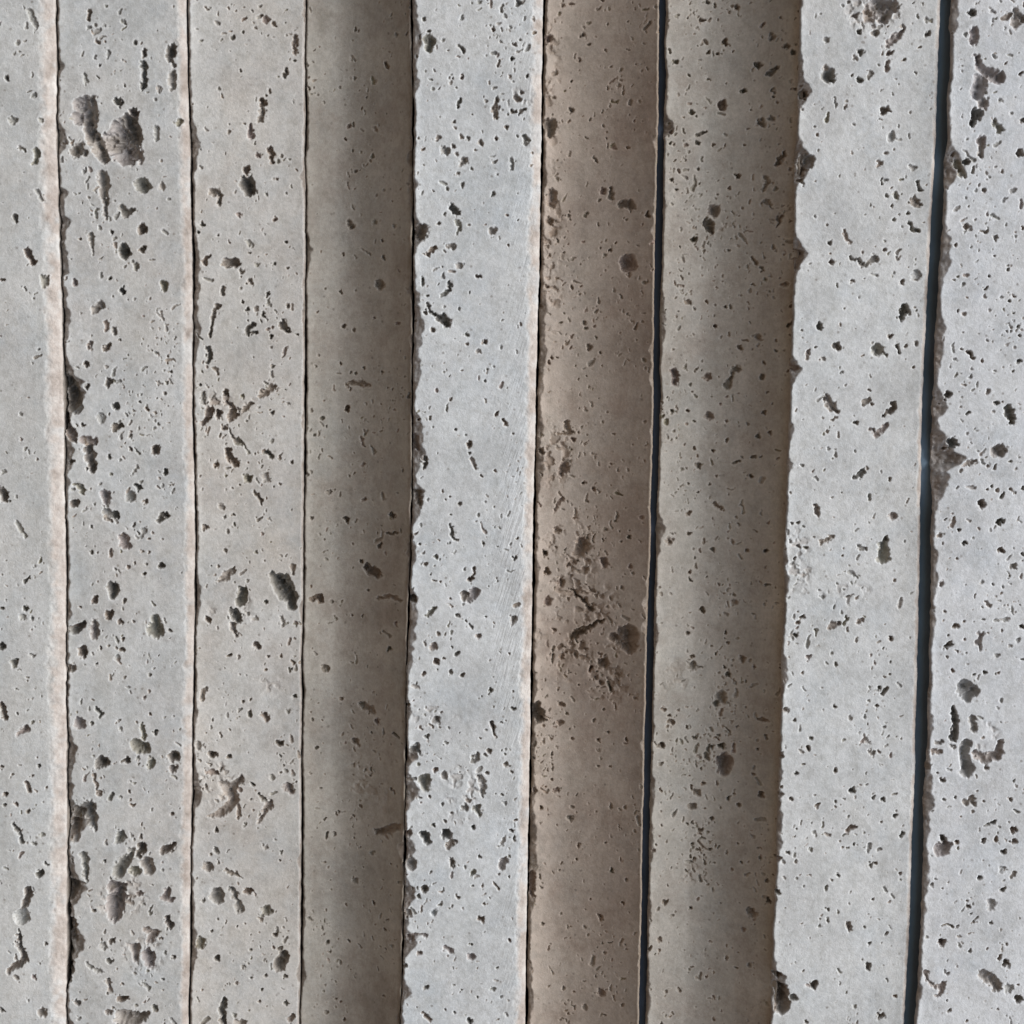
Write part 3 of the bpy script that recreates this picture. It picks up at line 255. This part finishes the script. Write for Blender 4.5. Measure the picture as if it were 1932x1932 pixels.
def build_slab(s):
    rnd = random.Random(s['seed'] * 101); seed = s['seed'] * 13
    h = s['h']
    xl, xr = s['xl'], s['xr']
    nc = int((xr - xl).mean() / STEP) + 1; nr = len(rows)
    uu = np.linspace(0, 1, nc)
    X = xl[:, None] * (1 - uu) + xr[:, None] * uu
    Y = np.repeat(rows[:, None], nc, 1)
    dl = X - xl[:, None]; dr = xr[:, None] - X
    cream = np.zeros_like(X); frac = np.zeros_like(X); dirt_shade = np.zeros_like(X); hue = np.full_like(X, .5); rim = np.zeros_like(X)
    scr = np.zeros_like(X)
    Z = (fbm(X, Y, 22, 2, seed) - .5) * .5 + (fbm(X, Y, 2.2, 3, seed + 1) - .5) * .10
    if s.get('cove'):                        # hollow moulding: rises towards the next block
        t0, rise, ex = s['cove']; q = np.clip((dl / (dl + dr) - t0) / (1 - t0), 0, 1); Z += rise * q ** ex
    Z += .22 * np.exp(-(dl / 1.3) ** 2) * (.5 + vn(Y / 9, X * 0, seed + 30))
    # cream arris, a worn slope on the right-hand side
    if s['cw'] > 0:
        cwn = s['cw'] * (1 + (fbm(Y, X * 0, 14, 3, seed + 2) - .5) * .35) + (fbm(X, Y, 2.2, 4, seed + 3, .6) - .5) * 2.2 * min(1, s['cw'] / 3)
        t = np.clip(1 - dr / np.maximum(cwn, .3), 0, 1)
        Z -= s['cd'] * t ** 1.4 + .35 * (fbm(X, Y, 1.3, 3, seed + 4) - .5) * sm(0, .15, t)
        cream = sm(0, .55, t + (fbm(X, Y, 1.6, 3, seed + 31) - .5) * .25 * (t > 0))
        cream = cream * (1 - .6 * sm(.55, .75, fbm(X, Y, 5, 3, seed + 5)))
    if s.get('rr'):
        q = np.clip(1 - dr / s['rr'], 0, 1); Z -= s['rr'] * (1 - np.sqrt(np.clip(1 - q * q, 0, 1)))
    # slight roundness of the other arrises
    for d in (dl, dr):
        q = np.clip(1 - d / .5, 0, 1); Z -= .45 * q * q
    # chipped left arris
    mean, amp, slope = s['lc']
    wv = mean + amp * (np.clip(fbm(Y, X * 0, 8, 4, seed + 6, .6) - .5, 0, 1) * 3.0) + (fbm(X, Y, 1.1, 3, seed + 7) - .5) * .7
    for k_, yb, wb, ab in BITES:
        if k_ == s['k']:
            yc = float(unproject(966, yb, h)[1]); e_ = np.exp(-np.abs((Y + (fbm(X, Y, 2.5, 3, seed + 33) - .5) * 2 - yc) / (wb * .14)) ** 3.0)
            wv = wv + ab * .14 * e_ * (.25 + 1.35 * fbm(Y, X * 0, 2.6, 3, seed + 34, .7))
    q = np.clip(wv - dl, 0, 9)
    Z -= np.minimum(q * slope, 4.6) * (.75 + .3 * vn(X / .7, Y / .7, seed) + .25 * (fbm(X, Y, 1.8, 2, seed + 37) - .5))
    frac = np.maximum(frac, sm(0, .3, q) * (.35 + .55 * vn(X / 1.6, Y / 2.4, seed + 36)))
    # few chips on the right arris
    wv = np.clip(fbm(Y, X * 0, 7, 4, seed + 8, .6) - .56, 0, 1) * 6 + (fbm(X, Y, 1.1, 3, seed + 9) - .5) * .5
    if s['cw'] <= 0 or s['k'] == 'C':
        q = np.clip(wv - dr, 0, 9); Z -= q * .9; frac = np.maximum(frac, sm(0, .3, q) * .7)
    # warp so outlines are broken
    WX = X + (fbm(X, Y, 1.3, 3, seed + 10) - .5) * 1.0 + (fbm(X, Y, .55, 2, seed + 15) - .5) * .5
    WY = Y + (fbm(X, Y, 1.3, 3, seed + 11) - .5) * 1.0 + (fbm(X, Y, .55, 2, seed + 16) - .5) * .5
    inner = fbm(X, Y, .9, 2, seed + 12)
    carve = np.zeros_like(X)
    tan = (X[:, -1] - X[:, 0]) / (nc - 1)
    def pore(c, pts, wscale=1.0):
        kd, cap, kdirt, kh = CLS[c]
        kh = min(1, max(0, kh + rnd.uniform(-.28, .28)))
        pa = np.array(pts); R = pa[:, 2].max() + 1.3
        r0 = int((pa[:, 1].min() - R - PY0) / STEP); r1 = int((pa[:, 1].max() + R - PY0) / STEP) + 1
        r0, r1 = max(r0, 0), min(r1, nr)
        if r1 <= r0: return
        mid = (r0 + r1) // 2
        c0 = int((pa[:, 0].min() - R - xl[mid]) / tan[mid]) - 3; c1 = int((pa[:, 0].max() + R - xl[mid]) / tan[mid]) + 4
        c0, c1 = max(c0, 0), min(c1, nc)
        if c1 <= c0: return
        sl = (slice(r0, r1), slice(c0, c1))
        x = X[sl] + (WX[sl] - X[sl]) * wscale; y = Y[sl] + (WY[sl] - Y[sl]) * wscale
        best = None; bst2 = None
        xu, yu = X[sl] + (WX[sl] - X[sl]) * .08, Y[sl] + (WY[sl] - Y[sl]) * .08
        rr = pa[:, 2].max()
        segs = [(pa[i], pa[i + 1]) for i in range(len(pa) - 1)] or [(pa[0], pa[0] + np.array([1e-4, 0, 0]))]
        for a, b_ in segs:
            vx, vy = b_[0] - a[0], b_[1] - a[1]
            t = np.clip(((x - a[0]) * vx + (y - a[1]) * vy) / (vx * vx + vy * vy + 1e-9), 0, 1)
            d = np.hypot(x - a[0] - t * vx, y - a[1] - t * vy) - (a[2] + (b_[2] - a[2]) * t)
            best = d if best is None else np.minimum(best, d)
            if a[2] > .9 or b_[2] > .9:
                t = np.clip(((xu - a[0]) * vx + (yu - a[1]) * vy) / (vx * vx + vy * vy + 1e-9), 0, 1)
                d = np.hypot(xu - a[0] - t * vx, yu - a[1] - t * vy) - (a[2] + (b_[2] - a[2]) * t)
                bst2 = d if bst2 is None else np.minimum(bst2, d)
        big = sm(.9, 2.0, np.float64(rr)); soft = min(max(rr * .7, .16), .8 if c in 'bpogl' else .6); kdirt = kdirt * (1 - .35 * big) * rnd.uniform(.75, 1.05)
        t = np.clip(-best / soft, 0, 1); t = t * t * (3 - 2 * t)
        dep = min(cap * (1 + 1.0 * big), kd * rr + .15) * t * (.6 + .8 * inner[sl])
        if bst2 is not None:
            dep = dep * (1 - big + big * (.3 + .9 * np.clip(-bst2 / (rr * .9), 0, 1) ** .8))
        carve[sl] = np.maximum(carve[sl], dep)
        if c == 's':
            tt = np.clip(-best / .8, 0, 1)
        else:
            tt = np.clip((.04 - best) / (soft * .55), 0, 1)
        nd = kdirt * tt
        up = nd > dirt_shade[sl]
        dirt_shade[sl] = np.where(up, nd, dirt_shade[sl]); hue[sl] = np.where(up, kh, hue[sl])
        if c != 's':
            ring = np.exp(-((best - .16) / .14) ** 2) * (best > -.05)
            rim[sl] = np.maximum(rim[sl], ring * (.9 if rr > .3 else .55))
    # the pores of the photograph that belong to this slab
    for c, pts in PORES:
        x0 = sum(p[0] for p in pts) / len(pts); y0 = sum(p[1] for p in pts) / len(pts)
        lft = inside_seam(s['L'], y0) if s['L'] else -1e9
        rgt = inside_seam(s['R'], y0) if s['R'] else 1e9
        if not (lft - 2 <= x0 < rgt - 2 + (0)): continue
        out = []
        for x, y, r_ in pts:
            a, b_ = unproject(x, y, h); k = 1 - h / 600
            out.append((float(a), float(b_), r_ * 1.14 * FRAME * 1000 / 1932 * k))
        pore(c, out, min(1.6, .7 + max(p[2] for p in out) * 1.0))
    # small unnamed pores
    width = (xr - xl).mean()
    clus = [(rnd.uniform(0, width), rnd.uniform(PY0, PY1)) for _ in range(26)]
    for _ in range(int(s['n'] * 1.7)):
        if rnd.random() < .45:
            cx, cy = rnd.choice(clus); ox = cx + rnd.gauss(0, 2.2); py = cy + rnd.gauss(0, 4.5)
        else:
            ox = rnd.uniform(0, width); py = rnd.uniform(PY0, PY1)
        if not (.3 < ox < width - (s['cw'] + .3)) or not PY0 < py < PY1: continue
        px = float(np.interp(py, rows, xl)) + ox
        rr = min(.62, .13 + rnd.expovariate(8.5))
        inframe = abs(py) < 140
        if not inframe: rr *= 1.6
        ang = rnd.gauss(math.pi / 2, .8); ln = rr * rnd.choice((.4, 1.0, 1.8, 3.2))
        c = rnd.choices('kgbo', (3, 8, 4, 1))[0]
        pts = [(px, py, rr), (px + math.cos(ang) * ln, py + math.sin(ang) * ln, rr * rnd.uniform(.5, 1))]
        if rnd.random() < .12 and rr > .2:
            a2 = ang + rnd.uniform(-1, 1); pts.append((pts[1][0] + math.cos(a2) * ln, pts[1][1] + math.sin(a2) * ln, rr * .4))
        pore(c, pts, .8)
    # crumbled patches
    for cx, cy, rx, ry, dm in CRUMB:
        if dm <= 0: continue
        lft = inside_seam(s['L'], cy) if s['L'] else -1e9; rgt = inside_seam(s['R'], cy) if s['R'] else 1e9
        if not lft <= cx < rgt: continue
        a, b_ = unproject(cx, cy, h); k = FRAME * 1000 / 1932
        m_ = sm(1.15, .35, np.hypot((WX - a) / (rx * k), (WY - b_) / (ry * k)))
        n1 = fbm(WX, WY, 3.2, 3, seed + 20); rdg = sm(.50, .60, n1) * (.5 + .5 * vn(WX / .8, WY / .8, seed))
        n2 = sm(.56, .66, fbm(WX, WY, 1.3, 2, seed + 24))
        m_ = m_ * sm(.30, .55, fbm(X, Y, 6, 3, seed + 28)); carve += m_ * dm * (rdg * .65 + n2 * 1.0)
        nd = m_ * np.clip(rdg * .18 + n2 * .5, 0, 1) * min(1, dm * 1.4)
        up = nd > dirt_shade; dirt_shade = np.where(up, nd, dirt_shade); hue = np.where(up, .7, hue)
    if s['k'] == 'F':                        # pale lime crust along the left side
        rim = np.maximum(rim, sm(10, 1, dl) * sm(.42, .62, fbm(X, Y, 4, 4, seed + 35, .6)) * 1.0)
    if s['k'] in 'DFG':                      # shade painted in where the block runs into the gap
        dirt_shade = np.maximum(dirt_shade, .6 * sm(1.4, .2, dr + (fbm(X, Y, 1.5, 2, seed + 38) - .5) * .8))
    if s['k'] == 'E':
        scr = sm(13, 3, dr) * sm(55, 15, np.abs(Y + 18)) + sm(14, 3, dr) * .6
    Z -= carve
    # ---------------- mesh
    P = np.stack([-Y, -(h + Z), X + Z0 * 1000], -1).reshape(-1, 3) / 1000
    idx = np.arange(nr * nc).reshape(nr, nc)
    quads = np.stack([idx[:-1, :-1], idx[:-1, 1:], idx[1:, 1:], idx[1:, :-1]], -1).reshape(-1, 4)
    # side walls + back as their own vertices (sharp arris)
    ring = np.concatenate([idx[0, :], idx[1:, -1], idx[-1, -2::-1], idx[-2:0:-1, 0]])
    top = P[ring]; cen = np.interp(-top[:, 0] * 1000, rows, (xl + xr) / 2) / 1000 + Z0
    mid = top.copy(); mid[:, 1] = np.maximum(mid[:, 1] + .004, -(h - 7) / 1000)
    und = s.get('und', 0) / 1000 * (top[:, 2] < cen)               # sawn sides lean back a little from the left arris
    mid[:, 2] += und * .45; bot = mid.copy(); bot[:, 2] += und * .9; bot[:, 1] = -(h - 22) / 1000
    bk = bot.copy(); bk[:, 1] = -DEPTH / 1000
    N = len(P); M = len(ring)
    P = np.concatenate([P, top, mid, bot, bk])
    a = np.arange(M); b2 = (a + 1) % M
    for lo, hi in ((0, M), (M, 2 * M), (2 * M, 3 * M)):
        quads = np.concatenate([quads, np.stack([N + lo + a, N + hi + a, N + hi + b2, N + lo + b2], -1)])
    me = bpy.data.meshes.new('travertine_block')
    nq = len(quads)
    me.vertices.add(len(P)); me.vertices.foreach_set('co', P.astype(np.float32).ravel())
    me.loops.add(nq * 4 + M); me.polygons.add(nq + 1)
    back = (N + 3 * M + a)[::-1]
    me.loops.foreach_set('vertex_index', np.concatenate([quads.ravel(), back]).astype(np.int32))
    me.polygons.foreach_set('loop_start', np.concatenate([np.arange(nq) * 4, [nq * 4]]).astype(np.int32))
    me.polygons.foreach_set('use_smooth', np.concatenate([np.ones(nq, bool), [False]]))
    me.update(calc_edges=True)
    z = np.zeros(4 * M)
    wshade = np.concatenate([np.full(M, .25), np.full(M, .7), np.full(2 * M, .9)])  # walls coloured darker with depth, as shade inside the gaps
    wf = np.concatenate([np.full(M, .6), np.full(3 * M, .45)])
    for nm, arr, ext in (('cream', cream, z), ('fracture', frac, wf), ('dirt_shade', dirt_shade, wshade), ('hue', hue, z + .5), ('rim', rim, z), ('scratch', scr, z)):
        at = me.attributes.new(nm, 'FLOAT', 'POINT')
        at.data.foreach_set('value', np.concatenate([np.clip(arr, 0, 1).ravel(), ext]).astype(np.float32))
    o = bpy.data.objects.new('travertine_block', me); COL.objects.link(o)
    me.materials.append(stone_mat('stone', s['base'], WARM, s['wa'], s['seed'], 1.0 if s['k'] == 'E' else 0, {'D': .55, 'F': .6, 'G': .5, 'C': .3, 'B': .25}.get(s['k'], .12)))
    o['label'] = s['label']; o['category'] = 'stone block'; o['group'] = 'long pitted stone blocks laid side by side'
    return o
for s in SL: build_slab(s)

# ------------------------------------------------------------------ strips coloured as the shade in the two open gaps
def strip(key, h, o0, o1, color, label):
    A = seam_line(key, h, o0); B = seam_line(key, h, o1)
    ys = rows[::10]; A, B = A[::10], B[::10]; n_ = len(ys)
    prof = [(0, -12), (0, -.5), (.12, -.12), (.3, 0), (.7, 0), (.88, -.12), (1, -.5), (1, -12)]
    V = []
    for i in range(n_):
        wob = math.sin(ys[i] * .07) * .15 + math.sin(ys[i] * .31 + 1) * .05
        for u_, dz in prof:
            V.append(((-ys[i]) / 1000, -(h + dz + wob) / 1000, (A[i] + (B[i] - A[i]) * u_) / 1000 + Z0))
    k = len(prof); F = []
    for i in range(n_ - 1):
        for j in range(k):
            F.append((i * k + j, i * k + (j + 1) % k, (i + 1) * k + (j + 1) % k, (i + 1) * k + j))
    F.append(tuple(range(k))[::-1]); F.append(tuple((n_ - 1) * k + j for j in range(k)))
    me = bpy.data.meshes.new('gap_shade_strip'); me.from_pydata(V, [], F); me.update()
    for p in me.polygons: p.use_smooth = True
    o = bpy.data.objects.new('gap_shade_strip', me); COL.objects.link(o)
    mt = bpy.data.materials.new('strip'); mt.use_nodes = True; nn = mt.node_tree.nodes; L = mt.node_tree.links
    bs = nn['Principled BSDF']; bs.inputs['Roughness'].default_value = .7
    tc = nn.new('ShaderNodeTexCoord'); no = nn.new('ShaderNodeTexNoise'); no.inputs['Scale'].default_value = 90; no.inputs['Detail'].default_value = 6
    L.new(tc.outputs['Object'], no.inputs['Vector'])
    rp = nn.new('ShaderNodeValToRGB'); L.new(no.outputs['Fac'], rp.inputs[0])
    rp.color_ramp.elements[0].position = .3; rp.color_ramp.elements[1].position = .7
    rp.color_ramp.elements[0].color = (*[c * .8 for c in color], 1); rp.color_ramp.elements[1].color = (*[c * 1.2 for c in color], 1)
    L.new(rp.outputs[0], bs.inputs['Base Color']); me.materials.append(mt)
    o['label'] = label; o['category'] = 'gap strip'
    return o
strip('FG', 2.4, -15, 14, (.05, .068, .10), 'narrow navy strip added as the shade in the gap right of the brown slab')
strip('HI', 20, -19, 19, (.14, .20, .26), 'slate blue strip added as the shade in the widest gap, between the two brightest slabs')

# ------------------------------------------------------------------ ground the stack stands on (outside the frame, at the picture's left)
me = bpy.data.meshes.new('ground')
g = 60.0
me.from_pydata([(-g, -g, 0), (g, -g, 0), (g, g, 0), (-g, g, 0)], [], [(0, 1, 2, 3)])
o = bpy.data.objects.new('ground', me); COL.objects.link(o); o['kind'] = 'structure'
mt = bpy.data.materials.new('earth'); mt.use_nodes = True; nn = mt.node_tree.nodes; L = mt.node_tree.links
bs = nn['Principled BSDF']; bs.inputs['Roughness'].default_value = .95
no = nn.new('ShaderNodeTexNoise'); no.inputs['Scale'].default_value = 9; no.inputs['Detail'].default_value = 8
tc = nn.new('ShaderNodeTexCoord'); L.new(tc.outputs['Object'], no.inputs['Vector'])
rp = nn.new('ShaderNodeValToRGB'); L.new(no.outputs['Fac'], rp.inputs[0])
rp.color_ramp.elements[0].color = (.06, .035, .02, 1); rp.color_ramp.elements[1].color = (.13, .085, .05, 1)
L.new(rp.outputs[0], bs.inputs['Base Color']); me.materials.append(mt)
